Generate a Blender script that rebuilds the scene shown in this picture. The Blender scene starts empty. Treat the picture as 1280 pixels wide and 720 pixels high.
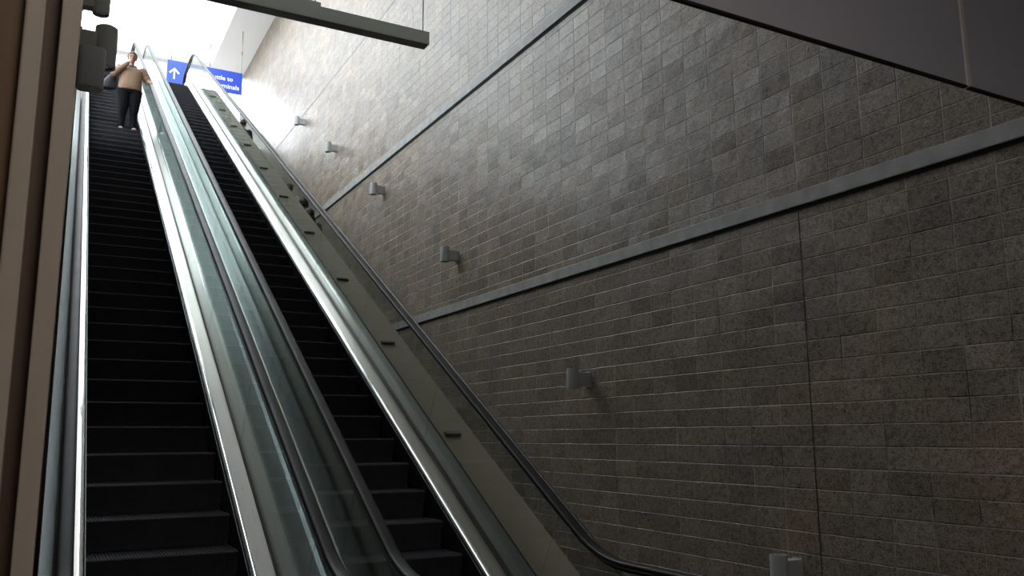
import bpy, bmesh, math, random
from math import sin, cos, tan, radians, pi, sqrt
from mathutils import Vector, Matrix
random.seed(7)
SC = bpy.context.scene
COL = SC.collection

# ------------------------------------------------------------------ camera
FPX = 1055.28
cam_d = bpy.data.cameras.new('camera')
cam = bpy.data.objects.new('camera', cam_d)
COL.objects.link(cam)
cam_d.sensor_width = 36.0
cam_d.lens = FPX / 1280 * 36.0
cam_d.clip_start = 0.05
CR = Vector((0.87831601, -0.47804196, -0.00607244))
CU = Vector((-0.07674148, -0.1535129, 0.98516219))
CF = Vector((0.47188106, 0.86481771, 0.17151849))
EYE = 1.72
cam.matrix_world = Matrix(((CR.x, CU.x, -CF.x, 0), (CR.y, CU.y, -CF.y, 0), (CR.z, CU.z, -CF.z, EYE), (0, 0, 0, 1)))
SC.camera = cam

# ------------------------------------------------------------------ sky, light, exposure
SKY_STRENGTH = 4.4
world = bpy.data.worlds.new('sky')
SC.world = world
world.use_nodes = True
wn = world.node_tree.nodes
bg = wn['Background']
bg.inputs[0].default_value = (0.86, 0.93, 1.0, 1)
bg.inputs[1].default_value = SKY_STRENGTH
wt = wn.new('ShaderNodeTexCoord'); wsep = wn.new('ShaderNodeSeparateXYZ'); wr = wn.new('ShaderNodeValToRGB')
wr.color_ramp.elements[0].position = 0.47; wr.color_ramp.elements[0].color = (0.3, 0.29, 0.27, 1)
wr.color_ramp.elements[1].position = 0.52; wr.color_ramp.elements[1].color = (0.92, 0.95, 1.0, 1)
wm = wn.new('ShaderNodeMapRange'); wm.inputs[1].default_value = -1; wm.inputs[2].default_value = 1
wl = world.node_tree.links.new
wl(wt.outputs['Generated'], wsep.inputs[0]); wl(wsep.outputs['Z'], wm.inputs[0]); wl(wm.outputs[0], wr.inputs[0]); wl(wr.outputs[0], bg.inputs[0])
SC.view_settings.view_transform = 'Standard'
SC.view_settings.look = 'None'
SC.view_settings.gamma = 1
SC.view_settings.use_curve_mapping = False
SC.view_settings.exposure = 0.66

def portal(name, loc, sx, sy, rot):
    l = bpy.data.lights.new(name, 'AREA')
    l.shape = 'RECTANGLE'; l.size = sx; l.size_y = sy
    l.cycles.is_portal = True
    o = bpy.data.objects.new(name, l)
    o.location = loc; o.rotation_euler = rot
    COL.objects.link(o)
    return o

CEIL = 17.32
UP = 12.488                      # upper floor level
WALL_X = 6.4
portal('added_skylight_portal', (2.45, 27.8, CEIL + 0.1), 5.1, 15.6, (0, 0, 0))
portal('added_window_portal', (-0.35, 20.3, 12.15), 9.3, 7.4, (0, -pi / 2, 0))
portal('added_window_portal', (-0.35, 30.0, 14.6), 4.4, 11.0, (0, -pi / 2, 0))
portal('added_skylight_portal', (0.8, 12.5, CEIL + 0.1), 1.6, 13.0, (0, 0, 0))
portal('window_portal', (2.9, 36.3, 14.8), 6.0, 4.9, (-pi / 2, 0, 0))

# ------------------------------------------------------------------ materials
def new_mat(name):
    m = bpy.data.materials.new(name)
    m.use_nodes = True
    nt = m.node_tree
    return m, nt, nt.nodes['Principled BSDF']

def simple(name, col, rough=0.5, metal=0.0, spec=0.5, var=0.12, scale=6.0, bump=0.0, bscale=60.0, stretch=None):
    m, nt, b = new_mat(name)
    tc = nt.nodes.new('ShaderNodeTexCoord')
    mp = nt.nodes.new('ShaderNodeMapping')
    if stretch: mp.inputs['Scale'].default_value = stretch
    nt.links.new(tc.outputs['Object'], mp.inputs['Vector'])
    n = nt.nodes.new('ShaderNodeTexNoise')
    n.inputs['Scale'].default_value = scale
    n.inputs['Detail'].default_value = 5
    nt.links.new(mp.outputs[0], n.inputs['Vector'])
    mx = nt.nodes.new('ShaderNodeMix'); mx.data_type = 'RGBA'
    mx.inputs[6].default_value = tuple(c * (1 - var) for c in col) + (1,)
    mx.inputs[7].default_value = tuple(min(1, c * (1 + var)) for c in col) + (1,)
    nt.links.new(n.outputs['Fac'], mx.inputs[0])
    nt.links.new(mx.outputs[2], b.inputs['Base Color'])
    mr = nt.nodes.new('ShaderNodeMapRange')
    mr.inputs[3].default_value = max(0.02, rough - 0.06); mr.inputs[4].default_value = min(1, rough + 0.06)
    nt.links.new(n.outputs['Fac'], mr.inputs[0])
    nt.links.new(mr.outputs[0], b.inputs['Roughness'])
    b.inputs['Metallic'].default_value = metal
    b.inputs['Specular IOR Level'].default_value = spec
    if bump:
        n2 = nt.nodes.new('ShaderNodeTexNoise'); n2.inputs['Scale'].default_value = bscale; n2.inputs['Detail'].default_value = 4
        nt.links.new(mp.outputs[0], n2.inputs['Vector'])
        bp = nt.nodes.new('ShaderNodeBump'); bp.inputs['Strength'].default_value = bump; bp.inputs['Distance'].default_value = 0.01
        nt.links.new(n2.outputs['Fac'], bp.inputs['Height'])
        nt.links.new(bp.outputs[0], b.inputs['Normal'])
    return m

def glass_mat(name, tint, rough=0.0, haze=0.0, haze_col=(0.3, 0.3, 0.32)):
    """clear sheet glass: two faces, each transmitting and reflecting by Schlick's law, optional haze mixed in as diffuse colour"""
    m, nt, b = new_mat(name)
    nt.nodes.remove(b)
    out = nt.nodes['Material Output']
    g = nt.nodes.new('ShaderNodeNewGeometry')
    dot = nt.nodes.new('ShaderNodeVectorMath'); dot.operation = 'DOT_PRODUCT'
    nt.links.new(g.outputs['Incoming'], dot.inputs[0]); nt.links.new(g.outputs['Normal'], dot.inputs[1])
    def mth(op, a, bval=None):
        n = nt.nodes.new('ShaderNodeMath'); n.operation = op; n.use_clamp = op != 'POWER'
        for i, v in enumerate((a, bval)):
            if v is None: continue
            if isinstance(v, (int, float)): n.inputs[i].default_value = v
            else: nt.links.new(v, n.inputs[i])
        return n.outputs[0]
    a = mth('ABSOLUTE', dot.outputs['Value'])
    f = mth('POWER', mth('SUBTRACT', 1.0, a), 5.0)
    f = mth('ADD', mth('MULTIPLY', f, 0.96), 0.04)
    tr = nt.nodes.new('ShaderNodeBsdfTransparent'); tr.inputs[0].default_value = (*tint, 1)
    gl = nt.nodes.new('ShaderNodeBsdfGlossy'); gl.inputs['Roughness'].default_value = rough
    gl.inputs[0].default_value = (0.95, 1, 0.98, 1)
    base = tr.outputs[0]
    if haze:
        df = nt.nodes.new('ShaderNodeBsdfDiffuse'); df.inputs[0].default_value = (*haze_col, 1)
        m1 = nt.nodes.new('ShaderNodeMixShader'); m1.inputs[0].default_value = haze
        nt.links.new(base, m1.inputs[1]); nt.links.new(df.outputs[0], m1.inputs[2])
        base = m1.outputs[0]
    mx = nt.nodes.new('ShaderNodeMixShader')
    nt.links.new(f, mx.inputs[0]); nt.links.new(base, mx.inputs[1]); nt.links.new(gl.outputs[0], mx.inputs[2])
    nt.links.new(mx.outputs[0], out.inputs['Surface'])
    return m

TILT = 1.6
def block_mat():
    """ground-face concrete blocks laid in stack bond, 0.4 x 0.2 m"""
    m, nt, b = new_mat('concrete_block')
    L = nt.links.new
    N = nt.nodes.new
    tc = N('ShaderNodeTexCoord')
    sp = N('ShaderNodeSeparateXYZ'); L(tc.outputs['Object'], sp.inputs[0])
    ad = N('ShaderNodeMath'); ad.operation = 'ADD'; ad.inputs[1].default_value = 0.22 + 4.0; L(sp.outputs['Y'], ad.inputs[0])
    az = N('ShaderNodeMath'); az.operation = 'ADD'; az.inputs[1].default_value = 6.0; L(sp.outputs['Z'], az.inputs[0])
    cb = N('ShaderNodeCombineXYZ'); L(ad.outputs[0], cb.inputs[0]); L(az.outputs[0], cb.inputs[1])
    def brick(mort, smooth, c1, c2, cm):
        br = N('ShaderNodeTexBrick'); br.offset = 0; br.squash = 1
        br.inputs['Scale'].default_value = 1
        br.inputs['Brick Width'].default_value = 0.4; br.inputs['Row Height'].default_value = 0.2
        br.inputs['Mortar Size'].default_value = mort; br.inputs['Mortar Smooth'].default_value = smooth
        br.inputs['Bias'].default_value = 0.0
        br.inputs['Color1'].default_value = c1; br.inputs['Color2'].default_value = c2; br.inputs['Mortar'].default_value = cm
        L(cb.outputs[0], br.inputs['Vector'])
        return br
    br = brick(0.0045, 0.3, (0.275, 0.232, 0.19, 1), (0.37, 0.315, 0.26, 1), (0.3, 0.29, 0.27, 1))
    # blotches and pits in each block
    n1 = N('ShaderNodeTexNoise'); n1.inputs['Scale'].default_value = 26; n1.inputs['Detail'].default_value = 8; n1.inputs['Roughness'].default_value = 0.75
    L(tc.outputs['Object'], n1.inputs['Vector'])
    n2 = N('ShaderNodeTexNoise'); n2.inputs['Scale'].default_value = 1.1; n2.inputs['Detail'].default_value = 3
    L(tc.outputs['Object'], n2.inputs['Vector'])
    r1 = N('ShaderNodeValToRGB'); e = r1.color_ramp.elements
    e[0].position = 0.38; e[0].color = (0.34, 0.33, 0.32, 1); e[1].position = 0.53; e[1].color = (1.08, 1.08, 1.08, 1)
    L(n1.outputs['Fac'], r1.inputs[0])
    mu = N('ShaderNodeMix'); mu.data_type = 'RGBA'; mu.blend_type = 'MULTIPLY'; mu.inputs[0].default_value = 0.8
    L(br.outputs['Color'], mu.inputs[6]); L(r1.outputs[0], mu.inputs[7])
    r2 = N('ShaderNodeValToRGB'); e = r2.color_ramp.elements
    e[0].position = 0.3; e[0].color = (0.86, 0.9, 0.95, 1); e[1].position = 0.7; e[1].color = (1.1, 1.03, 0.94, 1)
    L(n2.outputs['Fac'], r2.inputs[0])
    mu2 = N('ShaderNodeMix'); mu2.data_type = 'RGBA'; mu2.blend_type = 'MULTIPLY'; mu2.inputs[0].default_value = 1
    L(mu.outputs[2], mu2.inputs[6]); L(r2.outputs[0], mu2.inputs[7])
    n6 = N('ShaderNodeTexNoise'); n6.inputs['Scale'].default_value = 75; n6.inputs['Detail'].default_value = 3
    L(tc.outputs['Object'], n6.inputs['Vector'])
    r6 = N('ShaderNodeValToRGB'); e = r6.color_ramp.elements
    e[0].position = 0.36; e[0].color = (0.25, 0.24, 0.23, 1); e[1].position = 0.45; e[1].color = (1, 1, 1, 1)
    L(n6.outputs['Fac'], r6.inputs[0])
    mu3 = N('ShaderNodeMix'); mu3.data_type = 'RGBA'; mu3.blend_type = 'MULTIPLY'; mu3.inputs[0].default_value = 1
    L(mu2.outputs[2], mu3.inputs[6]); L(r6.outputs[0], mu3.inputs[7]); mu2 = mu3
    # mortar: pale in places, dark open joint in others
    n3 = N('ShaderNodeTexNoise'); n3.inputs['Scale'].default_value = 2.2; n3.inputs['Detail'].default_value = 4
    L(tc.outputs['Object'], n3.inputs['Vector'])
    r3 = N('ShaderNodeValToRGB'); e = r3.color_ramp.elements
    e[0].position = 0.36; e[0].color = (0.05, 0.045, 0.04, 1); e[1].position = 0.43; e[1].color = (0.24, 0.215, 0.185, 1); q = e.new(0.5); q.color = (0.26, 0.235, 0.2, 1); q = e.new(0.6); q.color = (0.48, 0.45, 0.41, 1)
    L(n3.outputs['Fac'], r3.inputs[0])
    mm = N('ShaderNodeMix'); mm.data_type = 'RGBA'
    L(br.outputs['Fac'], mm.inputs[0]); L(mu2.outputs[2], mm.inputs[6]); L(r3.outputs[0], mm.inputs[7])
    L(mm.outputs[2], b.inputs['Base Color'])
    b.inputs['Roughness'].default_value = 0.42
    b.inputs['Specular IOR Level'].default_value = 0.5
    # relief: joints, pits, each block a little out of plane
    bj = brick(0.008, 0.6, (0.3, 0.3, 0.3, 1), (1, 1, 1, 1), (0, 0, 0, 1))
    n4 = N('ShaderNodeTexNoise'); n4.inputs['Scale'].default_value = 45; n4.inputs['Detail'].default_value = 6
    L(tc.outputs['Object'], n4.inputs['Vector'])
    n5 = N('ShaderNodeTexNoise'); n5.inputs['Scale'].default_value = 4; n5.inputs['Detail'].default_value = 2
    L(tc.outputs['Object'], n5.inputs['Vector'])
    h1 = N('ShaderNodeMath'); h1.operation = 'MULTIPLY_ADD'; h1.inputs[1].default_value = 0.35
    L(n4.outputs['Fac'], h1.inputs[0])
    h2 = N('ShaderNodeMath'); h2.operation = 'MULTIPLY_ADD'; h2.inputs[1].default_value = 1.4
    L(n5.outputs['Fac'], h2.inputs[0])
    def mth(op, x, yv=None):
        nd = N('ShaderNodeMath'); nd.operation = op
        for i_, v_ in enumerate((x, yv)):
            if v_ is None: continue
            if isinstance(v_, (int, float)): nd.inputs[i_].default_value = v_
            else: L(v_, nd.inputs[i_])
        return nd.outputs[0]
    cu, cv = mth('DIVIDE', ad.outputs[0], 0.4), mth('DIVIDE', az.outputs[0], 0.2)
    idc = N('ShaderNodeCombineXYZ'); L(mth('FLOOR', cu), idc.inputs[0]); L(mth('FLOOR', cv), idc.inputs[1])
    wnz = N('ShaderNodeTexWhiteNoise'); wnz.noise_dimensions = '2D'; L(idc.outputs[0], wnz.inputs['Vector'])
    sc_ = N('ShaderNodeSeparateColor'); L(wnz.outputs['Color'], sc_.inputs[0])
    tu = mth('MULTIPLY', mth('SUBTRACT', mth('FRACT', cu), 0.5), mth('SUBTRACT', sc_.outputs[0], 0.5))
    tv = mth('MULTIPLY', mth('SUBTRACT', mth('FRACT', cv), 0.5), mth('SUBTRACT', sc_.outputs[1], 0.5))
    tilt = mth('MULTIPLY', mth('ADD', mth('MULTIPLY', tu, 1.6), tv), TILT)
    inv = N('ShaderNodeMath'); inv.operation = 'SUBTRACT'; inv.inputs[0].default_value = 1.0; L(bj.outputs['Fac'], inv.inputs[1])
    L(inv.outputs[0], h1.inputs[2]); L(mth('ADD', h1.outputs[0], tilt), h2.inputs[2])
    bp = N('ShaderNodeBump'); bp.inputs['Strength'].default_value = 0.8; bp.inputs['Distance'].default_value = 0.014
    L(h2.outputs[0], bp.inputs['Height']); L(bp.outputs[0], b.inputs['Normal'])
    return m

M = {}
M['block'] = block_mat()
M['concrete'] = simple('cast_concrete', (0.39, 0.395, 0.385), 0.55, var=0.45, scale=5, bump=0.3)
M['plaster'] = simple('cream_plaster', (0.66, 0.62, 0.54), 0.6, var=0.06, scale=2)
M['stone_left'] = simple('brown_grey_stone', (0.36, 0.31, 0.25), 0.5, var=0.15, scale=3)
M['white_ceiling'] = simple('white_ceiling', (0.8, 0.8, 0.8), 0.7, var=0.03)
M['white_frame'] = simple('white_frame', (0.82, 0.82, 0.84), 0.4, var=0.03)
M['floor'] = simple('terrazzo_floor', (0.3, 0.29, 0.28), 0.35, var=0.2, scale=40)
M['seam'] = simple('dark_sealant', (0.012, 0.012, 0.013), 0.8)
M['dark_joint'] = simple('dark_joint', (0.07, 0.062, 0.055), 0.8, var=0.3)
M['thin_seam'] = simple('blue_grey_sealant', (0.3, 0.32, 0.34), 0.7)
M['steel'] = simple('brushed_steel', (0.46, 0.435, 0.405), 0.3, metal=1.0, var=0.06, scale=4, stretch=(40, 1, 1))
M['slate_steel'] = simple('grey_steel_deck', (0.24, 0.26, 0.265), 0.32, metal=1.0, var=0.06, scale=4, stretch=(40, 1, 1))
M['chrome'] = simple('polished_chrome', (0.85, 0.86, 0.88), 0.1, metal=1.0, var=0.02)
M['skirt'] = simple('black_skirt', (0.018, 0.018, 0.02), 0.32, var=0.2)
M['rubber'] = simple('black_rubber', (0.016, 0.015, 0.016), 0.4, var=0.15)
M['handrail'] = simple('handrail_rubber', (0.013, 0.012, 0.0125), 0.48, var=0.1, spec=0.3)
M['step'] = simple('black_step_metal', (0.055, 0.055, 0.064), 0.7, var=0.25, scale=9, spec=0.15)
M['glass'] = glass_mat('balustrade_glass', (0.90, 0.935, 0.915))
M['pane'] = glass_mat('window_glass', (0.95, 0.97, 0.97))
M['baffle'] = glass_mat('smoke_curtain_glass', (0.72, 0.73, 0.76), haze=0.6, haze_col=(0.78, 0.78, 0.88))  # pale haze colour stands for dirt and milky reflections
M['olive'] = simple('olive_painted_deck', (0.32, 0.27, 0.205), 0.45, var=0.12, scale=3)
M['block_dark'] = simple('bronze_stop', (0.19, 0.165, 0.125), 0.45)
M['lamp'] = simple('grey_lamp_paint', (0.46, 0.48, 0.49), 0.4, var=0.05)
M['lamp_dark'] = simple('dark_lamp_paint', (0.55, 0.57, 0.555), 0.45, var=0.08)
M['lens'] = simple('dark_lens', (0.03, 0.03, 0.03), 0.2)
M['bar'] = simple('grey_green_bar', (0.66, 0.72, 0.68), 0.45, var=0.06)
M['bar_dark'] = simple('dark_diffuser', (0.07, 0.065, 0.065), 0.5)
M['rod'] = simple('steel_rod', (0.25, 0.25, 0.25), 0.4, metal=0.8)
M['jamb_light'] = simple('beige_frame_paint', (0.48, 0.42, 0.37), 0.45, var=0.08, scale=8, stretch=(3, 3, 0.3))
M['jamb_dark'] = simple('brown_recess', (0.11, 0.07, 0.055), 0.55, var=0.12, stretch=(3, 3, 0.3))
M['jamb_brown'] = simple('brown_panel', (0.17, 0.10, 0.055), 0.5, var=0.2, scale=7, stretch=(5, 5, 0.4))
M['sign_blue'] = simple('sign_blue', (0.035, 0.09, 0.62), 0.4, var=0.02)
M['sign_white'] = simple('sign_white', (0.9, 0.9, 0.92), 0.5, var=0.01)
M['skin'] = simple('skin', (0.42, 0.24, 0.17), 0.5, var=0.08)
M['skin_dark'] = simple('brown_skin', (0.16, 0.085, 0.055), 0.5, var=0.08)
M['sweater'] = simple('tan_sweater', (0.27, 0.17, 0.115), 0.85, var=0.2, scale=14, bump=0.5, bscale=40)
M['black_cloth'] = simple('black_cloth', (0.006, 0.006, 0.009), 0.9, spec=0.15, var=0.3)
M['navy_cloth'] = simple('navy_cloth', (0.03, 0.035, 0.06), 0.8)
M['grey_cloth'] = simple('grey_cloth', (0.12, 0.12, 0.13), 0.8)
M['white_cloth'] = simple('white_cloth', (0.7, 0.7, 0.72), 0.8)
M['hair_grey'] = simple('greyish_brown_hair', (0.10, 0.075, 0.06), 0.6, var=0.3, scale=40, bump=0.6)
M['hair_dark'] = simple('dark_hair', (0.015, 0.011, 0.01), 0.55, var=0.3, scale=40, bump=0.8)
M['leather'] = simple('black_leather', (0.012, 0.012, 0.018), 0.4)
M['shoe'] = simple('beige_shoe', (0.55, 0.42, 0.35), 0.5)
M['lip'] = simple('lip', (0.25, 0.07, 0.06), 0.5)
M['eye'] = simple('eye', (0.02, 0.015, 0.012), 0.2)
M['diffuser'] = None

def emit(name, col, s):
    m, nt, b = new_mat(name)
    b.inputs['Emission Color'].default_value = (*col, 1); b.inputs['Emission Strength'].default_value = s
    b.inputs['Base Color'].default_value = (*col, 1)
    return m
M['diffuser'] = emit('fill_diffuser', (1.0, 0.9, 0.8), 9.0)  # glow of the added lobby fill lamp

# ------------------------------------------------------------------ mesh helpers
class MB:
    def __init__(self): self.v = []; self.f = []
    def add(self, vs, fs):
        o = len(self.v); self.v += [tuple(p) for p in vs]; self.f += [tuple(i + o for i in q) for q in fs]; return self
    def box(self, x0, x1, y0, y1, z0, z1):
        vs = [(x, y, z) for z in (z0, z1) for y in (y0, y1) for x in (x0, x1)]
        return self.add(vs, [(0, 2, 3, 1), (4, 5, 7, 6), (0, 1, 5, 4), (2, 6, 7, 3), (0, 4, 6, 2), (1, 3, 7, 5)])
    def grid(self, rows, closed=False, caps=True):
        """rows: list of point rings; skin them"""
        n = len(rows[0]); vs = [p for r in rows for p in r]; fs = []
        m = n if closed else n - 1
        for i in range(len(rows) - 1):
            for j in range(m):
                a = i * n + j; b = i * n + (j + 1) % n
                fs.append((a, b, b + n, a + n))
        if closed and caps:
            fs.append(tuple(range(n - 1, -1, -1))); fs.append(tuple((len(rows) - 1) * n + j for j in range(n)))
        return self.add(vs, fs)
    def tube(self, pts, r, seg=10):
        pts = [Vector(p) for p in pts]; rows = []
        for i, p in enumerate(pts):
            t = (pts[min(i + 1, len(pts) - 1)] - pts[max(i - 1, 0)]).normalized()
            up = Vector((1, 0, 0)) if abs(t.x) < 0.9 else Vector((0, 0, 1))
            a = t.cross(up).normalized(); b = t.cross(a)
            rr = r[i] if isinstance(r, (list, tuple)) else r
            rows.append([p + (a * cos(2 * pi * k / seg) + b * sin(2 * pi * k / seg)) * rr for k in range(seg)])
        return self.grid(rows, True)
    def lathe(self, prof, cx, cy, seg=28):
        """prof: (r, z) pairs, closed at both ends by the profile itself"""
        rows = [[(cx + r * cos(2 * pi * k / seg), cy + r * sin(2 * pi * k / seg), z) for k in range(seg)] for r, z in prof]
        return self.grid(rows, True)
    def build(self, name, mat, parent=None, smooth=False, bevel=0.0, loc=None):
        me = bpy.data.meshes.new(name)
        me.from_pydata(self.v, [], self.f)
        bm = bmesh.new(); bm.from_mesh(me)
        bmesh.ops.recalc_face_normals(bm, faces=bm.faces)
        bm.to_mesh(me); bm.free()
        if smooth:
            for p in me.polygons: p.use_smooth = True
            try: me.set_sharp_from_angle(angle=radians(40))
            except Exception: pass
        o = bpy.data.objects.new(name, me)
        COL.objects.link(o)
        me.materials.append(mat)
        if parent: o.parent = parent
        if loc: o.location = loc
        if bevel:
            md = o.modifiers.new('bevel', 'BEVEL'); md.width = bevel; md.segments = 2; md.limit_method = 'ANGLE'
        return o

def struct(o):
    o['kind'] = 'structure'; return o
def thing(name, label, cat, loc=(0, 0, 0), rz=0, group=None):
    o = bpy.data.objects.new(name, None); COL.objects.link(o)
    o.location = loc; o.rotation_euler = (0, 0, rz)
    o['label'] = label; o['category'] = cat
    if group: o['group'] = group
    return o
def tag(o, label, cat, group=None):
    o['label'] = label; o['category'] = cat
    if group: o['group'] = group
    return o

# ------------------------------------------------------------------ escalator path (y, z) of a line h above the nosings
K1Y, K2Y = 4.82, 26.45
RB, RT = 2.0, 1.1
T15 = tan(radians(15)); A30 = radians(30)
C1 = (K1Y - RB * T15, RB)
C2 = (K2Y + RT * T15, UP - RT)
YB, YT = 2.75, 27.9
def path(h, y0=YB, y3=YT, n=8):
    """list of (y, z, ny, nz)"""
    out = [(y0, h, 0, 1)]
    for i in range(n + 1):
        a = A30 * i / n
        out.append((C1[0] + (RB - h) * sin(a), C1[1] - (RB - h) * cos(a), -sin(a), cos(a)))
    for i in range(n + 1):
        a = A30 * (1 - i / n)
        out.append((C2[0] - (RT + h) * sin(a), C2[1] + (RT + h) * cos(a), -sin(a), cos(a)))
    out.append((y3, UP + h, 0, 1))
    return out
def sweep(prof, closed=True, **k):
    """prof: (x, h) corners, carried along the escalator"""
    ps = [path(h, **k) for _, h in prof]
    return [[(x, p[i][0], p[i][1]) for (x, _), p in zip(prof, ps)] for i in range(len(ps[0]))]
def nose_z(y):
    p = path(0)
    for a, b in zip(p, p[1:]):
        if a[0] <= y <= b[0] + 1e-9: return a[1] + (b[1] - a[1]) * (y - a[0]) / max(1e-9, b[0] - a[0])
    return 0.0 if y < p[0][0] else UP

# ------------------------------------------------------------------ the hall
# right wall: blocks, three seams
struct(MB().box(WALL_X, WALL_X + 0.35, -6, 36.6, -4.2, CEIL).build('wall_right', M['block']))
b = MB().box(WALL_X - 0.035, WALL_X + 0.02, -6, 36.3, 3.94, 4.09)
struct(b.build('trim_1', M['concrete'], bevel=0.006))
b = MB().box(WALL_X - 0.035, WALL_X + 0.02, -6, 36.3, 7.945, 8.12)
struct(b.build('trim_2', M['concrete'], bevel=0.006))
struct(MB().box(WALL_X - 0.012, WALL_X + 0.02, -6, 36.3, 3.905, 3.94).build('trim_3', M['seam']))
struct(MB().box(WALL_X - 0.012, WALL_X + 0.02, -6, 36.3, 7.91, 7.945).build('trim_4', M['seam']))
struct(MB().box(WALL_X - 0.006, WALL_X + 0.02, -6, 36.3, 11.74, 11.76).build('trim_5', M['thin_seam']))

struct(MB().box(WALL_X - 0.003, WALL_X + 0.02, 5.777, 5.785, -4.0, 3.905).build('trim_10', M['dark_joint']))
# left wall, seen edge-on, with the moulded frame that ends it
LW = [(16.6, 24.0, 7.5, 16.8), (24.5, 35.5, UP + 0.1, 16.8)]       # added openings in the left wall, glazed to light the block wall
b = MB()
ya = 2.62
for (y0, y1, z0, z1) in LW:
    b.box(-0.3, -0.004, ya, y0, -4.3, CEIL).box(-0.3, -0.004, y0, y1, -4.3, z0).box(-0.3, -0.004, y0, y1, z1, CEIL); ya = y1
b.box(-0.3, -0.004, ya, 36.6, -4.3, CEIL)
struct(b.build('wall_left', M['stone_left']))
wi = 1
for (y0, y1, z0, z1) in LW:
    npn = round((y1 - y0) / 2.6); d = (y1 - y0) / npn
    for i in range(npn):
        w = struct(MB().box(-0.17, -0.15, y0 + i * d, y0 + (i + 1) * d, z0, z1).build('window_%d' % wi, M['pane'])); wi += 1
        MB().box(-0.22, -0.1, y0 + i * d - 0.03, y0 + i * d + 0.03, z0, z1).box(-0.22, -0.1, y0 + i * d, y0 + (i + 1) * d, (z0 + z1) / 2 - 0.08, (z0 + z1) / 2 + 0.08).build('window_frame', M['white_frame'], w)
JY = 2.4
jb = MB().box(-0.049, -0.002, JY, JY + 0.22, 0, CEIL)
struct(jb.build('trim_6', M['jamb_light'], bevel=0.004))
struct(MB().box(-0.087, -0.047, JY + 0.05, JY + 0.22, 0, CEIL).build('trim_7', M['jamb_dark']))
jl = MB().box(-0.132, -0.085, JY - 0.01, JY + 0.22, 0, CEIL)
struct(jl.build('trim_8', M['jamb_light'], bevel=0.006))
struct(MB().box(-3.6, -0.13, JY + 0.03, JY + 0.22, 0, CEIL).build('wall_front_left', M['jamb_brown']))

# ceiling with a long skylight added to whiten it and light the wall, far window wall, upper floor
SX0, SX1, SY0, SY1 = -0.1, 5.0, 20.0, 35.6
NX0, NX1, NY0, NY1 = 0.0, 1.6, 6.0, 19.0        # added slot over the lower run, lights the chrome, bar and lower wall
struct(MB().box(-0.3, WALL_X + 0.35, 2.9, NY0, CEIL, CEIL + 0.3).box(-0.3, NX0, NY0, NY1, CEIL, CEIL + 0.3).box(NX1, WALL_X + 0.35, NY0, NY1, CEIL, CEIL + 0.3)
       .box(-0.3, WALL_X + 0.35, NY1, SY0, CEIL, CEIL + 0.3).box(-0.3, SX0, SY0, SY1, CEIL, CEIL + 0.3)
       .box(SX1, WALL_X + 0.35, SY0, SY1, CEIL, CEIL + 0.3).box(-0.3, WALL_X + 0.35, SY1, 36.6, CEIL, CEIL + 0.3).build('ceiling', M['white_ceiling']))
ny = 9
for i in range(ny):
    ya = SY0 + (SY1 - SY0) * i / ny; yb = SY0 + (SY1 - SY0) * (i + 1) / ny
    w = struct(MB().box(SX0, SX1, ya + 0.03, yb - 0.03, CEIL + 0.2, CEIL + 0.22).build('window_%d' % wi, M['pane'])); wi += 1
    fr = MB().box(SX0, SX1, ya - 0.04, ya + 0.04, CEIL + 0.02, CEIL + 0.26)
    fr.build('window_frame', M['white_frame'], w)
for i in range(4):
    ya = NY0 + (NY1 - NY0) * i / 4; yb = NY0 + (NY1 - NY0) * (i + 1) / 4
    w = struct(MB().box(NX0, NX1, ya + 0.03, yb - 0.03, CEIL + 0.2, CEIL + 0.22).build('window_%d' % wi, M['pane'])); wi += 1
    MB().box(NX0, NX1, ya - 0.04, ya + 0.04, CEIL + 0.02, CEIL + 0.26).build('window_frame', M['white_frame'], w)
# far glazed wall
YW = 36.2
xs = [-0.3, 1.45, 3.25, 5.05, WALL_X]
for a, c in zip(xs, xs[1:]):
    w = struct(MB().box(a + 0.05, c - 0.05, YW, YW + 0.02, UP + 0.05, CEIL - 0.1).build('window_%d' % wi, M['pane'])); wi += 1
    fr = MB().box(a - 0.05, a + 0.05, YW - 0.07, YW + 0.07, UP, CEIL).box(a + 0.05, c - 0.05, YW - 0.05, YW + 0.05, CEIL - 0.12, CEIL).box(a + 0.05, c - 0.05, YW - 0.05, YW + 0.05, UP, UP + 0.1)
    fr.build('window_frame', M['white_frame'], w)
struct(MB().box(-0.3, WALL_X, YW - 0.2, YW + 0.3, -4.2, UP - 0.5).build('wall_back', M['plaster']))
struct(MB().box(-0.3, 3.7, 27.92, YW - 0.08, UP - 0.5, UP).box(3.7, WALL_X, 31.6, YW - 0.08, UP - 0.5, UP).build('floor_upper', M['floor']))
# lobby where the camera stands
struct(MB().box(-3.9, 3.7, -6, 4.3, -0.3, -0.0).build('floor', M['floor']))
struct(MB().box(3.7, WALL_X, -6, 2.6, -0.3, 0).build('floor_landing', M['floor']))
struct(MB().box(-3.9, WALL_X + 0.35, -6, 2.9, 5.2, 5.5).build('ceiling_lobby', M['white_ceiling']))
struct(MB().box(-3.9, WALL_X + 0.35, 2.6, 2.9, 5.5, CEIL + 0.3).build('wall_front', M['plaster']))
struct(MB().box(-3.9, -3.6, -6, 2.62, 0, 5.2).build('wall_lobby_left', M['plaster']))
struct(MB().box(-3.9, -1.2, -6.3, -6, 0, 5.2).box(3.2, WALL_X + 0.35, -6.3, -6, 0, 5.2).box(-1.2, 3.2, -6.3, -6, 0, 5.2).build('wall_lobby_back', M['plaster']))
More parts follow.
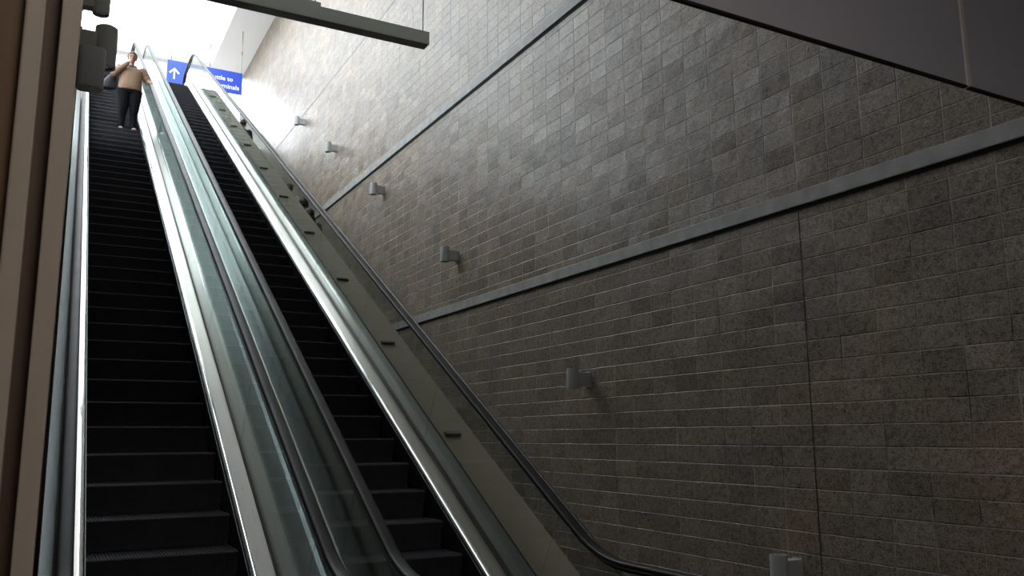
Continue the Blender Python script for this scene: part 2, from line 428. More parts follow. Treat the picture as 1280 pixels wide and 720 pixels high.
# glass smoke curtain
w = struct(MB().box(0.0, 4.855, 2.99, 3.01, 3.84, 5.6).build('window_%d' % wi, M['baffle'])); wi += 1
MB().box(0.0, 4.855, 2.987, 3.013, 3.828, 3.842).build('bottom_channel', M['seam'], w)
w = struct(MB().box(4.885, WALL_X - 0.01, 2.99, 3.01, 3.84, 5.6).build('window_%d' % wi, M['baffle'])); wi += 1
MB().box(4.885, WALL_X - 0.01, 2.987, 3.013, 3.828, 3.842).build('bottom_channel', M['seam'], w)
struct(MB().box(4.855, 4.885, 2.975, 3.025, 3.835, 5.6).build('trim_9', M['white_frame']))

# stairs beyond the escalators, down along the block wall
def stair_z(y): return 0.57735 * y - 5.80
RUN = 0.3; RISE = RUN * 0.57735
prof = []
y = 3.6
while y < 31.6 - 1e-6:
    z = stair_z(y)
    prof += [(y, z - RISE), (y, z)]
    y += RUN
prof += [(31.62, prof[-1][1])]
low = [(31.62, prof[-1][1] - 0.4), (3.6, stair_z(3.6) - 0.6)]
poly = prof + low
b = MB()
n = len(poly)
b.add([(3.72, p[0], p[1]) for p in poly] + [(WALL_X - 0.0, p[0], p[1]) for p in poly],
      [(i, (i + 1) % n, n + (i + 1) % n, n + i) for i in range(n)] + [tuple(range(n)), tuple(range(2 * n - 1, n - 1, -1))])
stairs = struct(b.build('floor_stairs', M['concrete']))
struct(MB().box(-0.3, WALL_X, 2.3, 36.0, -4.3, -4.0).build('floor_lower', M['floor']))  # lower floor, widened to close the underside against sky light
struct(MB().box(-3.9, WALL_X + 0.35, 2.0, 2.35, -4.3, -0.3).build('wall_light_stop', M['plaster']))  # added unseen wall, stops sky light leaking in from below
# side wall under the sloping deck
b = MB()
pp = [p[:2] for p in path(0.02, 2.7, 27.9)]
poly = pp + [(27.9, -4.2), (2.7, -4.2)]
n = len(poly)
b.add([(3.56, p[0], p[1]) for p in poly] + [(3.70, p[0], p[1]) for p in poly],
      [(i, (i + 1) % n, n + (i + 1) % n, n + i) for i in range(n)] + [tuple(range(n)), tuple(range(2 * n - 1, n - 1, -1))])
struct(b.build('wall_stair_side', M['olive']))

# ------------------------------------------------------------------ escalators
PITCH = 0.385
def step_mesh():
    """one grooved step; origin at the front edge of the tread"""
    W = 0.488; pr = []
    nr = 46
    for i in range(nr):
        x0 = -W + 2 * W * i / nr; dx = 2 * W / nr
        pr += [(x0, 0), (x0 + dx * 0.5, 0), (x0 + dx * 0.5, 1), (x0 + dx, 1)]
    line = [(PITCH, 0.0, 0, 1), (0.03, 0.0, 0, 1), (0.006, -0.004, -0.7, 0.7), (0.0, -0.014, -1, 0)]
    for i in range(1, 6):
        t = i / 5
        line.append((0.0 + 0.045 * sin(t * pi / 2) , -0.014 - 0.21 * t, -1, 0.1))
    rows = []
    for (yy, zz, ny_, nz_) in line:
        rows.append([(x, yy - ny_ * 0.007 * d, zz - nz_ * 0.007 * d) for x, d in pr])
    return MB().grid(rows)
def handrail_path(xc):
    main = path(0.95, YB + 0.0, YT)
    R_ = 0.31
    pre, post = [], []
    for i in range(10, 0, -1):
        a = pi * i / 10
        pre.append((YB - R_ * sin(a), 0.95 - R_ + R_ * cos(a), -sin(a), cos(a)))
        post.append((YT + R_ * sin(a), UP + 0.95 - R_ + R_ * cos(a), sin(a), cos(a)))
    return pre + main + post[::-1]
def extrude_path(pth, prof):
    return [[(x, y + ny_ * h, z + nz_ * h) for x, h in prof] for y, z, ny_, nz_ in pth]

def escalator(xc, phase, label, outer_l, outer_r, filler):
    root = thing('escalator', label, 'escalator', (0, 0, 0))
    st = None
    k = 0
    ys = []
    y = phase
    while y > 3.9: y -= PITCH
    while y < 27.0:
        ys.append(y); y += PITCH
    sm = step_mesh()
    for y in ys:
        if st is None:
            st = sm.build('step', M['step'], root); o = st
        else:
            o = st.copy(); COL.objects.link(o); o.parent = root
        o.location = (xc, y, nose_z(y))
    # landing plates
    MB().box(xc - 0.6, xc + 0.6, YB - 0.5, ys[0] + 0.02, 0.003, 0.018).build('comb_plate', M['steel'], root)
    MB().box(xc - 0.6, xc + 0.6, ys[-1] + PITCH - 0.02, YT, UP - 0.02, UP + 0.003).build('comb_plate', M['steel'], root)
    for s in (-1, 1):
        X = lambda d: xc + s * d
        out = outer_l if s < 0 else outer_r
        MB().grid(sweep([(X(0.494), -0.16), (X(0.494), 0.05), (X(0.512), 0.05), (X(0.512), -0.16)]), True).build('skirt_panel', M['skirt'], root)
        MB().grid(sweep([(X(0.532 - 0.032 * cos(pi / 2 * j / 7)), 0.053 + 0.032 * sin(pi / 2 * j / 7)) for j in range(8)] + [(X(0.545), 0.085), (X(0.545), 0.05), (X(0.52), 0.03)]), True).build('chrome_strip', M['chrome'], root, smooth=True)
        MB().grid(sweep([(X(0.543), 0.05), (X(0.545), 0.085), (X(0.66), 0.089), (X(0.66), 0.05)]), True).build('inner_deck', M['steel'], root)
        MB().grid(sweep([(X(0.66), 0.05), (X(0.66), 0.124), (X(0.684), 0.124), (X(0.684), 0.05)]), True).build('glass_gasket', M['rubber'], root)
        MB().grid(sweep([(X(0.684), 0.02), (X(0.684), 0.112), (X(out), 0.108), (X(out), 0.02)]), True).build('outer_deck', M['slate_steel'], root)
        # glass: bottom bend, panels up the incline, top bend
        g0, g1 = 0.118, 0.925
        a, c = X(0.665), X(0.677)
        EB = 4.13 if s > 0 else 4.5
        def inc(e, h):                     # point at distance e up the slope
            nn = -(3.9 - h)
            return (e * cos(A30) - nn * 0.5, e * 0.5 + nn * cos(A30) + EYE)
        def ring(p0, p1): return [(a, *p0), (c, *p0), (c, *p1), (a, *p1)]
        N0, N1 = path(g0), path(g1)
        rows = [ring(N0[i][:2], N1[i][:2]) for i in range(0, 10)]
        e = EB
        rows.append(ring(inc(e - 0.003, g0), inc(e - 0.003, g1)))
        MB().grid(rows, True).build('glass_panel', M['glass'], root)
        etop = (26.45 - 1.95) / cos(A30) - 1.0
        npan = round((etop - EB) / 2.38); d = (etop - EB) / npan
        for i in range(npan):
            MB().grid([ring(inc(e + 0.003, g0), inc(e + 0.003, g1)), ring(inc(e + d - 0.003, g0), inc(e + d - 0.003, g1))], True).build('glass_panel', M['glass'], root)
            e += d
        rows = [ring(inc(e + 0.003, g0), inc(e + 0.003, g1))] + [ring(N0[i][:2], N1[i][:2]) for i in range(10, 20)]
        MB().grid(rows, True).build('glass_panel', M['glass'], root)
        # newel glass discs at both ends
        for yy, zz, sg in ((YB, 0.0, -1), (YT, UP, 1)):
            r_ = 0.285; cz = zz + 0.64
            pts = [(yy + sg * 0.004, zz + 0.925)] + [(yy + sg * r_ * sin(pi * i / 12), cz + r_ * cos(pi * i / 12)) for i in range(13)] + [(yy + sg * 0.004, zz + 0.355)]
            n_ = len(pts)
            MB().add([(a, *q) for q in pts] + [(c, *q) for q in pts], [(i, (i + 1) % n_, n_ + (i + 1) % n_, n_ + i) for i in range(n_)] + [tuple(range(n_)), tuple(range(2 * n_ - 1, n_ - 1, -1))]).build('glass_panel', M['glass'], root)
        # handrail and its guide
        xh = X(0.655)
        prof = []
        for i in range(20):
            t = 2 * pi * i / 20; cc, ss = cos(t), sin(t)
            prof.append((xh + 0.041 * math.copysign(abs(cc) ** 0.6, cc), 0.021 * math.copysign(abs(ss) ** 0.7, ss)))
        hp = handrail_path(xh)
        MB().grid(extrude_path(hp, prof), True).build('handrail', M['handrail'], root, smooth=True)
        xg = X(0.671)
        MB().grid(extrude_path(hp, [(xg - 0.014, -0.045), (xg - 0.014, -0.015), (xg + 0.014, -0.015), (xg + 0.014, -0.045)]), True).build('handrail_guide', M['rubber'], root)
    MB().grid(sweep([(xc - outer_l, -0.9), (xc - outer_l, 0.02), (xc - 0.53, 0.02), (xc - 0.53, -0.25), (xc + 0.53, -0.25), (xc + 0.53, 0.02), (xc + outer_r, 0.02), (xc + outer_r, -0.9)], y0=4.4, y3=27.8), True).build('truss_cladding', M['slate_steel'], root)
    return root
XL, XR = 0.785, 2.455
escalator(XL, 7.19, 'long black-stepped escalator nearest the left wall, woman standing on it', 0.76, 0.745, None)
escalator(XR, 6.986, 'empty black-stepped escalator next to the sloping olive deck and block wall', 0.72, 0.88, None)

# infill between the two machines, and the wide olive deck with its stops
tag(MB().grid(sweep([(1.532, 0.03), (1.532, 0.105), (1.733, 0.105), (1.733, 0.03)], y3=27.9), True).build('infill_deck', M['slate_steel']),
    'narrow grey metal infill deck sloping up between the two escalators', 'deck')
deck = thing('sloping_deck', 'wide olive sloping deck with small dark stops beside the empty escalator', 'deck')
MB().grid(sweep([(3.337, 0.03), (3.337, 0.118), (3.70, 0.118), (3.70, 0.03)], y3=27.9), True).build('deck_panel', M['olive'], deck)
Ndeck = 3.9 - 0.118
e = 6.55
stop = None
while e < 26:
    # each stop is a low box lying across the slope
    c0 = Vector((3.46, e * cos(A30) + Ndeck * 0.5, e * 0.5 - Ndeck * cos(A30) + EYE))
    if stop is None:
        b = MB()
        L, Wd, Hh = 0.075, 0.03, 0.035
        b.box(-0.08, 0.08, -Wd, Wd, -0.004, Hh)
        stop = b.build('stop_block', M['block_dark'], deck, bevel=0.004); o = stop
    else:
        o = stop.copy(); COL.objects.link(o); o.parent = deck
    o.location = c0
    o.rotation_euler = (A30, 0, 0)
    e += 2.135

# handrail on the wall side of the stairs
b = MB()
pts = [(6.30, yy, stair_z(yy) + 0.75) for yy in (4.0, 10, 18, 25, 31.2)]
hr = thing('wall_handrail', 'black wall handrail of the stairs at the foot of the block wall', 'handrail')
b.tube(pts, 0.024).build('rail', M['rubber'], hr, smooth=True)
for yy in [5 + 2.2 * i for i in range(12)]:
    MB().tube([(6.30, yy, stair_z(yy) + 0.73), (6.31, yy, stair_z(yy) + 0.68), (6.402, yy, stair_z(yy) + 0.68)], 0.009, 8).build('bracket', M['rubber'], hr)

# ------------------------------------------------------------------ wall lamps
def wall_lamp(label, loc, mat, side=1, r=0.083, h=0.27, reach=0.25, group=None):
    """cylinder on a box bracket; side=+1: the wall is on +x"""
    t = thing('wall_lamp', label, 'wall lamp', loc, 0, group)
    prof = [(0.0, -h / 2 + 0.02), (r * 0.84, -h / 2 + 0.02), (r * 0.84, -h / 2), (r, -h / 2), (r, h / 2 - 0.012), (r * 0.985, h / 2 - 0.008), (r * 0.985, h / 2), (r * 0.86, h / 2), (r * 0.86, h / 2 - 0.02), (0.0, h / 2 - 0.02)]
    MB().lathe(prof, 0, 0).build('lamp_body', mat, t, smooth=True)
    MB().lathe([(0.0, -h / 2 + 0.012), (r * 0.8, -h / 2 + 0.012), (r * 0.8, -h / 2 + 0.02), (0, -h / 2 + 0.02)], 0, 0).build('lens', M['lens'], t)
    a, c = sorted((side * r * 0.8, side * reach))
    MB().box(a, c, -0.055, 0.055, -h * 0.38, h * 0.3).build('bracket', mat, t, bevel=0.006)
    c0, c1 = sorted((side * (reach - 0.012), side * reach))
    MB().box(c0, c1, -0.06, 0.06, -h * 0.42, h * 0.34).build('back_plate', mat, t)
    return t
G = None
RL = [((25.263, 11.447), 'small pale grey wall lamp farthest up the block wall, nearest the blue sign'),
      ((21.677, 9.467), 'pale grey wall lamp second from the top of the row on the block wall'),
      ((17.843, 7.28), 'grey wall lamp just below the upper concrete ledge on the block wall'),
      ((13.825, 4.976), 'grey wall lamp just above the lower concrete ledge on the block wall'),
      ((9.585, 2.462), 'grey wall lamp below the lower ledge, with a long shadow on the blocks'),
      ((6.065, 0.459), 'lowest grey wall lamp of the block wall, cut off by the picture edge')]
for (yy, zz), lb in RL:
    wall_lamp(lb, (6.15, yy, zz), M['lamp'], 1, group='cylinder lamps up the block wall')
wall_lamp('dark grey cylinder lamp sticking out of the left wall, its whole height in view', (0.16, 6.2, 4.40), M['lamp_dark'], -1, 0.073, 0.29, 0.164, 'cylinder lamps on the left wall')
wall_lamp('dark cylinder lamp on the left wall, cut off by the top edge', (0.15, 8.2, 5.72), M['lamp_dark'], -1, 0.073, 0.27, 0.154, 'cylinder lamps on the left wall')
t = thing('wall_box', 'dark grey rounded box on the left wall beneath the cylinder lamp', 'wall box', (0.0, 5.2, 3.70))
b = MB()
rows = []
for z, k in ((0.0, 0.92), (0.008, 1.0), (0.235, 1.0), (0.243, 0.94)):
    ring = []
    for i in range(24):
        a = 2 * pi * i / 24; cc, ss = cos(a), sin(a)
        ring.append((0.068 + 0.072 * k * math.copysign(abs(cc) ** 0.45, cc), 0.06 * k * math.copysign(abs(ss) ** 0.45, ss), z))
    rows.append(ring)
b.grid(rows, True).build('box_body', M['lamp_dark'], t, smooth=True)
MB().lathe([(0.0, -0.004), (0.007, -0.004), (0.007, 0.003), (0.0, 0.003)], 0.085, -0.035, 12).build('screw', M['lens'], t)

# ------------------------------------------------------------------ suspended light bar
t = thing('suspended_light_bar', 'long grey-green light bar hung across the hall near the ceiling', 'light fixture', (0, 12.0, 8.03))
MB().box(0.3, 5.035, 0.0, 0.225, 0.004, 0.222).build('bar_body', M['bar'], t, bevel=0.006)
MB().box(0.32, 5.015, 0.012, 0.213, 0.0, 0.006).build('diffuser', M['bar_dark'], t)
MB().box(0.6, 3.23, 0.03, 0.19, 0.222, 0.30).build('driver_box', M['bar'], t, bevel=0.006)
for x in (0.7, 3.16, 4.96):
    MB().tube([(x, 0.11, 0.2), (x, 0.11, CEIL - 8.03 + 0.01)], 0.010, 8).build('hanging_rod', M['rod'], t)
    MB().lathe([(0.0, 0.218), (0.03, 0.218), (0.03, 0.232), (0.0, 0.232)], x, 0.11, 12).build('rod_plate', M['rod'], t)

# ------------------------------------------------------------------ hanging sign
SY = 32.0
t = thing('hanging_sign', 'blue hanging direction sign with white arrow and words, past the escalator top', 'sign', (0, SY, 0))
sx0, sx1, sz0, sz1 = 2.92, 5.63, 14.71, 15.58
MB().box(sx0, sx1, 0, 0.09, sz0, sz1).build('sign_panel', M['sign_blue'], t, bevel=0.01)
for x in (3.05, 4.42, 5.58):
    b = MB().tube([(x, 0.045, sz1 - 0.01), (x, 0.045, CEIL + 0.005)], 0.016, 8)
    b.lathe([(0, 16.35), (0.03, 16.35), (0.03, 16.5), (0, 16.5)], x, 0.045, 10)
    b.build('hanging_rod', M['rod'], t)
def text(body, x, z, width, name):
    cu = bpy.data.curves.new(name, 'FONT'); cu.body = body; cu.size = 0.3; cu.extrude = 0.004; cu.offset = 0.006
    o = bpy.data.objects.new(name, cu); COL.objects.link(o)
    dg = bpy.context.evaluated_depsgraph_get()
    me = bpy.data.meshes.new_from_object(o.evaluated_get(dg))
    bpy.data.objects.remove(o)
    xs_ = [v.co.x for v in me.vertices]; k_ = width / (max(xs_) - min(xs_)); x0 = min(xs_)
    for v in me.vertices:
        cx, cy, cz = v.co
        v.co = (x + (cx - x0) * k_, -0.004 - cz, z + cy * k_)
    ob = bpy.data.objects.new(name, me); COL.objects.link(ob); ob.parent = t
    me.materials.clear(); me.materials.append(M['sign_white'])
    return ob
text('Shuttle to', 4.33, 15.17, 0.95, 'lettering')
text('Terminals', 4.53, 14.86, 1.0, 'lettering')
ar = MB()
ax, az = 3.18, 14.86
ar.box(ax - 0.028, ax + 0.028, -0.006, 0.002, az, az + 0.36)
for s in (-1, 1):
    q = [(0, 0.44), (0, 0.36), (s * 0.14, 0.2), (s * 0.19, 0.245)]
    ar.add([(ax + p[0], -0.007, az + p[1]) for p in q] + [(ax + p[0], 0.002, az + p[1]) for p in q],
           [(0, 1, 2, 3), (7, 6, 5, 4)] + [(i, (i + 1) % 4, 4 + (i + 1) % 4, 4 + i) for i in range(4)])
ar.build('arrow', M['sign_white'], t)

# ------------------------------------------------------------------ added lobby fill lamp, unseen behind and above the camera
t = thing('added_lobby_light', 'added square fill light in the unseen lobby ceiling', 'ceiling light', (0.9, -0.3, 5.2))
MB().box(-0.62, 0.62, -0.62, 0.62, -0.03, 0.0).build('light_frame', M['white_frame'], t)
MB().box(-0.57, 0.57, -0.57, 0.57, -0.036, -0.031).build('diffuser', M['diffuser'], t)

# ------------------------------------------------------------------ people
def fuse(name, mb, mat, parent, voxel, smooth=3, extra=None):
    """close the overlapping pieces of a figure or garment into one continuous skin"""
    me = bpy.data.meshes.new(name); me.from_pydata(mb.v, [], mb.f)
    bm = bmesh.new(); bm.from_mesh(me)
    if extra: extra(bm)
    bmesh.ops.recalc_face_normals(bm, faces=bm.faces)
    bm.to_mesh(me); bm.free()
    o = bpy.data.objects.new(name, me); COL.objects.link(o)
    md = o.modifiers.new('r', 'REMESH'); md.mode = 'VOXEL'; md.voxel_size = voxel; md.use_smooth_shade = True
    sm_ = o.modifiers.new('s', 'SMOOTH'); sm_.factor = 0.5; sm_.iterations = smooth
    dg = bpy.context.evaluated_depsgraph_get()
    m3 = bpy.data.meshes.new_from_object(o.evaluated_get(dg)); m3.name = name
    o.modifiers.clear(); o.data = m3
    for p in m3.polygons: p.use_smooth = True
    m3.materials.clear(); m3.materials.append(mat)
    o.parent = parent
    return o
def rings(mb, rows, n=24, p=0.85):
    """rows: (cx, cy, z, rx, ry)"""
    mb.grid([[(cx + rx * math.copysign(abs(cos(2 * pi * k / n)) ** p, cos(2 * pi * k / n)), cy + ry * math.copysign(abs(sin(2 * pi * k / n)) ** p, sin(2 * pi * k / n)), z) for k in range(n)] for cx, cy, z, rx, ry in rows], True)
def limb(mb, pts, rads, seg=14, sub=5):
    """smooth tapering limb through the joints with a rounded tip"""
    P_ = [Vector(p) for p in pts]; out, rr = [], []
    for i in range(len(P_) - 1):
        p0 = P_[max(i - 1, 0)]; p1 = P_[i]; p2 = P_[i + 1]; p3 = P_[min(i + 2, len(P_) - 1)]
        for k in range(sub):
            t = k / sub
            q = 0.5 * (2 * p1 + (p2 - p0) * t + (2 * p0 - 5 * p1 + 4 * p2 - p3) * t * t + (3 * p1 - p0 - 3 * p2 + p3) * t ** 3)
            out.append(p1.lerp(p2, t) * 0.6 + q * 0.4); rr.append(rads[i] + (rads[i + 1] - rads[i]) * t)
    out.append(P_[-1]); rr.append(rads[-1])
    d = (out[-1] - out[-2]).normalized(); e0 = (out[0] - out[1]).normalized()
    r1, r0 = rr[-1], rr[0]
    out += [P_[-1] + d * r1 * 0.5, P_[-1] + d * r1 * 0.85]; rr += [r1 * 0.85, r1 * 0.5]
    out = [P_[0] + e0 * r0 * 0.85, P_[0] + e0 * r0 * 0.5] + out; rr = [r0 * 0.5, r0 * 0.85] + rr
    mb.tube(out, rr, seg)

HEAD = 1.14
def hd(c):
    return (c[0] * HEAD, -0.015 + (c[1] + 0.015) * HEAD, 1.545 + (c[2] - 1.545) * HEAD)
def ball(bm, c, r, s=(1, 1, 1), seg=20):
    c = hd(c); r *= HEAD
    ret = bmesh.ops.create_uvsphere(bm, u_segments=seg, v_segments=seg // 2 + 2, radius=r)
    for v in ret['verts']:
        v.co = Vector((v.co.x * s[0] + c[0], v.co.y * s[1] + c[1], v.co.z * s[2] + c[2]))
    return ret['verts']

def ball_obj(name, c, r, s, mat, parent, warp=None):
    bm = bmesh.new(); vs = ball(bm, c, r, s, 24)
    if warp:
        for v in vs: v.co = warp(v.co)
    me = bpy.data.meshes.new(name); bm.to_mesh(me); bm.free()
    for p in me.polygons: p.use_smooth = True
    me.materials.append(mat)
    o = bpy.data.objects.new(name, me); COL.objects.link(o); o.parent = parent
    return o

def hand(mb, wrist, d, side, curl):
    """palm, four fingers and thumb from the wrist along d; side: towards the thumb; curl: the way the fingers bend"""
    d = Vector(d).normalized(); side = Vector(side); side = (side - d * side.dot(d)).normalized(); curl = Vector(curl).normalized()
    w = Vector(wrist); nrm = d.cross(side)
    rows = []
    for f, hw, th in ((-0.01, 0.024, 0.02), (0.03, 0.036, 0.018), (0.07, 0.042, 0.016), (0.092, 0.04, 0.012)):
        c_ = w + d * f
        rows.append([c_ + side * hw * cos(2 * pi * k_ / 14) + nrm * th * sin(2 * pi * k_ / 14) for k_ in range(14)])
    mb.grid(rows, True)
    for off, ln in ((0.031, 0.072), (0.0105, 0.08), (-0.0105, 0.075), (-0.031, 0.06)):
        a = w + d * 0.085 + side * off
        m_ = a + (d * 0.85 + curl * 0.45).normalized() * ln * 0.5
        e_ = m_ + (d * 0.3 + curl).normalized() * ln * 0.5
        limb(mb, [a, m_, e_], [0.0098, 0.009, 0.0075], 8, 3)
    a = w + d * 0.03 + side * 0.03; m_ = a + (side * 0.6 + d * 0.7 + curl * 0.4).normalized() * 0.042; e_ = m_ + (d * 0.7 + curl * 0.7).normalized() * 0.03
    limb(mb, [a, m_, e_], [0.014, 0.011, 0.009], 8, 3)

def person(label, loc, rz, height, skin_m, top_m, leg_m, hair_m, shoe_m, arms, build=1.0, hair='short', detail=False, hair_sc=1.0, group=None):
    """figure of 1.78 m scaled to height, facing -y"""
    t = thing('person', label, 'person', loc, rz, group)
    k = height / 1.78
    t.scale = (k, k, k)
    bw = build
    legs = []
    for s in (-1, 1):
        legs.append([(s * 0.095 * bw, 0.0, 0.90), (s * 0.112, -0.015, 0.50), (s * 0.116, 0.012, 0.34), (s * 0.12, 0.028, 0.09)])
    B = MB()
    rings(B, [(0, 0.01, 0.84, 0.12 * bw, 0.08 * bw), (0, 0.01, 0.92, 0.165 * bw, 0.115 * bw), (0, 0.0, 1.02, 0.155 * bw, 0.11 * bw), (0, -0.005, 1.12, 0.145 * bw, 0.11 * bw), (0, 0, 1.28, 0.16 * bw, 0.115 * bw),
              (0, 0.005, 1.38, 0.17 * bw, 0.10 * bw), (0, 0.01, 1.44, 0.12 * bw, 0.07), (0, 0.01, 1.48, 0.06, 0.055)])
    limb(B, [(0, 0.01, 1.44), (0, -0.005, 1.53), (0, -0.015, 1.60)], [0.062, 0.055, 0.055])
    for lg, s in zip(legs, (-1, 1)):
        limb(B, lg, [0.095 * bw, 0.06 * bw, 0.058, 0.038])
        a_ = Vector(lg[-1])
        limb(B, [a_ + Vector((0, 0.02, -0.045)), a_ + Vector((s * 0.008, -0.08, -0.052)), a_ + Vector((s * 0.014, -0.16, -0.062))], [0.036, 0.034, 0.024])
    for sh, el, wr, d, sd, cu in arms:
        limb(B, [sh, el, wr], [0.058, 0.043, 0.028])
        hand(B, wr, d, sd, cu)
    h0 = (0, -0.02, 1.655)
    hc = hd(h0)
    def head(bm):
        vs = ball(bm, h0, 0.1, (0.76, 0.95, 1.18), 28)
        for v in vs:                      # jaw narrows, brow and cheek
            dz = (v.co.z - hc[2]) / 0.135
            if dz < 0:
                f = 1 + 0.32 * dz
                v.co.x *= f
                if v.co.y < hc[1]: v.co.y = hc[1] + (v.co.y - hc[1]) * (1 + 0.08 * dz)
            if v.co.y < hc[1] - 0.06 and 0.05 < dz < 0.3: v.co.y += 0.006
        ball(bm, (0, -0.122, 1.640), 0.014, (0.9, 1.0, 1.0), 12)        # nose tip
        ball(bm, (0, -0.113, 1.660), 0.011, (0.7, 0.9, 2.2), 12)        # bridge
        for s in (-1, 1):
            ball(bm, (s * 0.077, -0.012, 1.645), 0.022, (0.4, 0.8, 1.35), 12)  # ears
        ball(bm, (0, -0.098, 1.565), 0.018, (1.1, 0.8, 0.8), 12)         # chin
    fuse('body', B, skin_m, t, 0.0045 if detail else 0.008, 2, head)
    # face details
    for s in (-1, 1):
        ball_obj('eye', (s * 0.031, -0.1035, 1.668), 0.011, (1.25, 0.6, 0.7), M['eye'], t)
    ball_obj('mouth', (0, -0.109, 1.598), 0.02, (1.1, 0.35, 0.32), M['lip'], t)
    # clothes
    S = MB()
    rings(S, [(0, 0.0, 0.905, 0.15 * bw, 0.125 * bw), (0, 0.0, 0.92, 0.19 * bw, 0.152 * bw), (0, -0.005, 1.0, 0.198 * bw, 0.162 * bw), (0, -0.012, 1.12, 0.188 * bw, 0.158 * bw), (0, -0.008, 1.26, 0.19 * bw, 0.15 * bw),
              (0, 0.0, 1.36, 0.196 * bw, 0.135 * bw), (0, 0.005, 1.425, 0.165 * bw, 0.10 * bw), (0, 0.008, 1.47, 0.10, 0.082), (0, 0.006, 1.50, 0.078, 0.072)])
    for sh, el, wr, d, sd, cu in arms:
        w_ = Vector(wr); e_ = Vector(el); s0 = Vector(sh)
        limb(S, [s0, e_, e_.lerp(w_, 0.72), e_.lerp(w_, 0.97)], [0.088, 0.07, 0.056, 0.046])
        for q, rr in ((0.35, 0.078), (0.7, 0.074)):           # bunched folds on the upper arm
            c_ = s0.lerp(e_, q); dd = (e_ - s0).normalized()
            limb(S, [c_ - dd * 0.012, c_ + dd * 0.012], [rr + 0.008, rr + 0.006])
    fuse('sweater', S, top_m, t, 0.011, 3)
    S = MB()
    rings(S, [(0, 0.005, 0.80, 0.11 * bw, 0.07 * bw), (0, 0.005, 0.86, 0.178 * bw, 0.12 * bw), (0, 0.0, 0.95, 0.182 * bw, 0.14 * bw), (0, 0, 1.06, 0.165 * bw, 0.13 * bw), (0, 0, 1.09, 0.14 * bw, 0.11 * bw)])
    for lg in legs:
        q = Vector(lg[3])
        limb(S, [lg[0], lg[1], lg[2], q, q + Vector((0, 0.0, -0.03))], [0.118 * bw, 0.083 * bw, 0.074, 0.066, 0.064])
    fuse('trousers', S, leg_m, t, 0.011, 3)
    for lg, sg in zip(legs, (-1, 1)):
        a = Vector(lg[3]); c = a + Vector((sg * 0.015, -0.16, -0.055))
        dz = a.z - 0.09
        rows = []
        for f, hw, hh in ((-0.35, 0.028, 0.05), (-0.2, 0.038, 0.075), (0.25, 0.042, 0.075), (0.6, 0.046, 0.055), (1.0, 0.045, 0.04), (1.25, 0.03, 0.025)):
            q = a.lerp(c, f); q.z = dz
            rows.append([(q.x + hw * cos(u), q.y, q.z + hh * max(0.0, 0.5 + 0.62 * sin(u)) ) for u in [2 * pi * j / 14 for j in range(14)]])
        MB().grid(rows, True).build('shoe', shoe_m, t, smooth=True)
    # hair
    def cap(co):
        dz = (co.z - hc[2]) / 0.142
        if co.y < hc[1] - 0.03 and dz < 0.42:           # keep the face clear
            co = Vector((co.x, hc[1] - 0.03 + (co.y - hc[1] + 0.03) * 0.15, co.z))
        if hair == 'short' and dz < -0.25: co = Vector((co.x * 0.75, hc[1] + 0.02 + (co.y - hc[1]) * 0.6, hc[2] - 0.03))
        return co
    s_ = hair_sc
    ball_obj('hair', (0, h0[1] + 0.008, h0[2] + 0.016), 0.113 * s_, (0.80, 0.96, 1.10 if hair == 'short' else 1.2), hair_m, t, cap)
    return t

# arms: shoulder, elbow, wrist, hand direction, thumb side, curl
DOWN_R = ((-0.2, 0.01, 1.41), (-0.25, 0.04, 1.13), (-0.25, -0.03, 0.89), (0, -0.1, -1), (0, -1, 0), (0.5, -0.3, -0.4))
DOWN_L = ((0.2, 0.01, 1.41), (0.25, 0.04, 1.13), (0.25, -0.03, 0.89), (0, -0.1, -1), (0, -1, 0), (-0.5, -0.3, -0.4))
wy = 19.0
ki = round((wy - 7.19) / PITCH)
wy = 7.19 + ki * PITCH
WX, WY, WZ = 1.04, wy + 0.17, nose_z(wy)
rail_z = nose_z(WY - 0.2) + 0.95 / cos(A30)
hx = 0.785 + 0.655 - WX
hz = rail_z - WZ + 0.03
MAIN_R = ((-0.225, 0.0, 1.41), (-0.35, -0.12, 1.21), (-0.09, -0.215, 1.47), (0.5, 0.05, 0.85), (0.6, -0.2, 0.5), (0.1, 0.9, 0.2))
MAIN_L = ((0.225, 0.0, 1.41), (0.36, 0.0, 1.19), (hx - 0.02, -0.16, hz + 0.03), (0.12, -0.9, -0.35), (-1, 0, 0), (0.0, -0.3, -1))
woman = person('person in tan sweater and black trousers riding the left escalator, hand at mouth', (WX, WY, WZ), 0, 1.78,
               M['skin'], M['sweater'], M['black_cloth'], M['hair_grey'], M['shoe'], (MAIN_R, MAIN_L), build=1.22, detail=True)
# glasses
b = MB()
for s in (-1, 1):
    b.tube([hd((s * 0.033 + 0.024 * cos(2 * pi * i / 14), -0.116, 1.667 + 0.019 * sin(2 * pi * i / 14))) for i in range(15)], 0.003, 6)
    b.tube([hd((s * 0.057, -0.114, 1.67)), hd((s * 0.079, -0.03, 1.668))], 0.003, 6)
b.tube([hd((-0.009, -0.117, 1.668)), hd((0.009, -0.117, 1.668))], 0.003, 6)
b.build('glasses', M['eye'], woman)
b = MB()
b.tube([(0.095 * cos(2 * pi * i / 20), 0.0 + 0.088 * sin(2 * pi * i / 20), 1.492 + 0.03 * sin(2 * pi * i / 20)) for i in range(21)], 0.019, 8)
b.build('neck_scarf', M['navy_cloth'], woman, smooth=True)
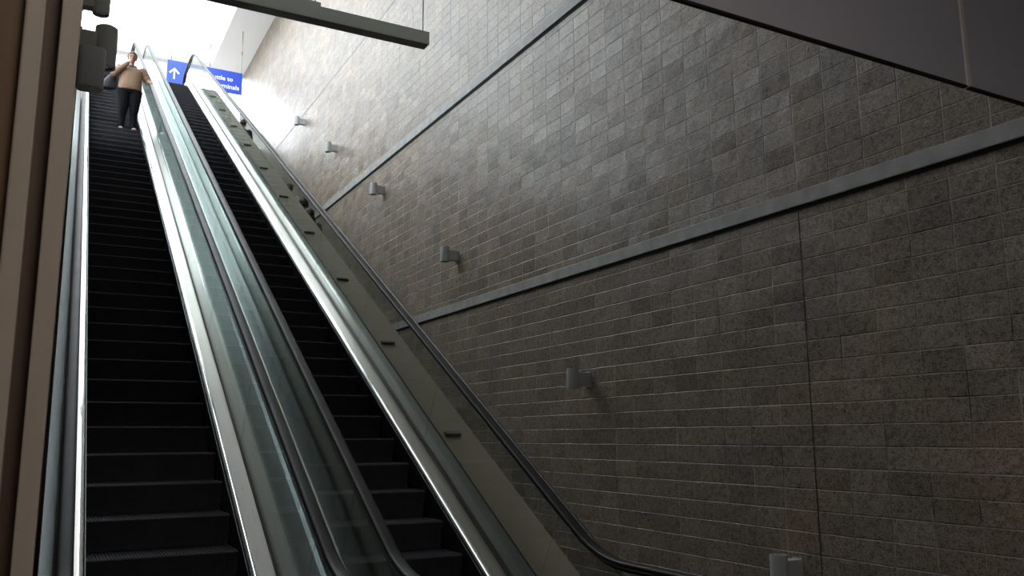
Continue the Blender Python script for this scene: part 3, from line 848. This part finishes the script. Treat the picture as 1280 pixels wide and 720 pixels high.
# black bag on her right side
bag = thing('shoulder_bag', 'black shoulder bag hanging at the side of the person in tan sweater', 'bag', (WX - 0.38, WY + 0.07, WZ + 0.92))
rows = []
for z, w0, w1, th in ((-0.02, -0.10, 0.02, 0.012), (-0.012, -0.16, 0.07, 0.03), (0.0, -0.19, 0.10, 0.05), (0.02, -0.22, 0.12, 0.075), (0.14, -0.17, 0.12, 0.085), (0.28, -0.08, 0.11, 0.06), (0.36, -0.01, 0.09, 0.03)):
    ring = []
    for i in range(20):
        a = 2 * pi * i / 20; cc, ss = cos(a), sin(a)
        ring.append(((w0 + w1) / 2 + (w1 - w0) / 2 * math.copysign(abs(cc) ** 0.5, cc), th * math.copysign(abs(ss) ** 0.6, ss), z + 0.10 * ((w0 + w1) / 2 + (w1 - w0) / 2 * cc) * (1 - z)))
    rows.append(ring)
MB().grid(rows, True).build('bag_body', M['leather'], bag, smooth=True)
MB().tube([(0.04, -0.03, 0.34), (0.12, -0.10, 0.50), (0.17, -0.05, 0.585), (0.16, 0.06, 0.57), (0.10, 0.1, 0.45), (0.04, 0.03, 0.34)], 0.012, 8).build('strap', M['leather'], bag, smooth=True)

def on_stairs(x, y):
    i = math.floor((y - 3.6) / RUN + 1e-6); yy = 3.6 + i * RUN
    return (x, yy + 0.16, stair_z(yy))
person('person with brown hair and pale collar farther up the stairs behind the olive deck', on_stairs(5.1, 21.4), pi, 1.70, M['skin_dark'], M['white_cloth'], M['navy_cloth'], M['hair_grey'], M['leather'], (DOWN_R, DOWN_L))
person('person with big dark round hair whose head shows over the olive deck', on_stairs(5.1, 19.95), pi, 1.74, M['skin_dark'], M['black_cloth'], M['navy_cloth'], M['hair_dark'], M['leather'], (DOWN_R, DOWN_L), hair_sc=1.3)
person('dark-haired person just below the one with big round hair', on_stairs(5.12, 19.2), pi, 1.72, M['skin_dark'], M['grey_cloth'], M['black_cloth'], M['hair_dark'], M['leather'], (DOWN_R, DOWN_L))
person('dark-haired person in black near the top of the stairs, under the blue sign', on_stairs(5.1, 28.3), pi, 1.84, M['skin_dark'], M['black_cloth'], M['black_cloth'], M['hair_dark'], M['leather'], (DOWN_R, DOWN_L))
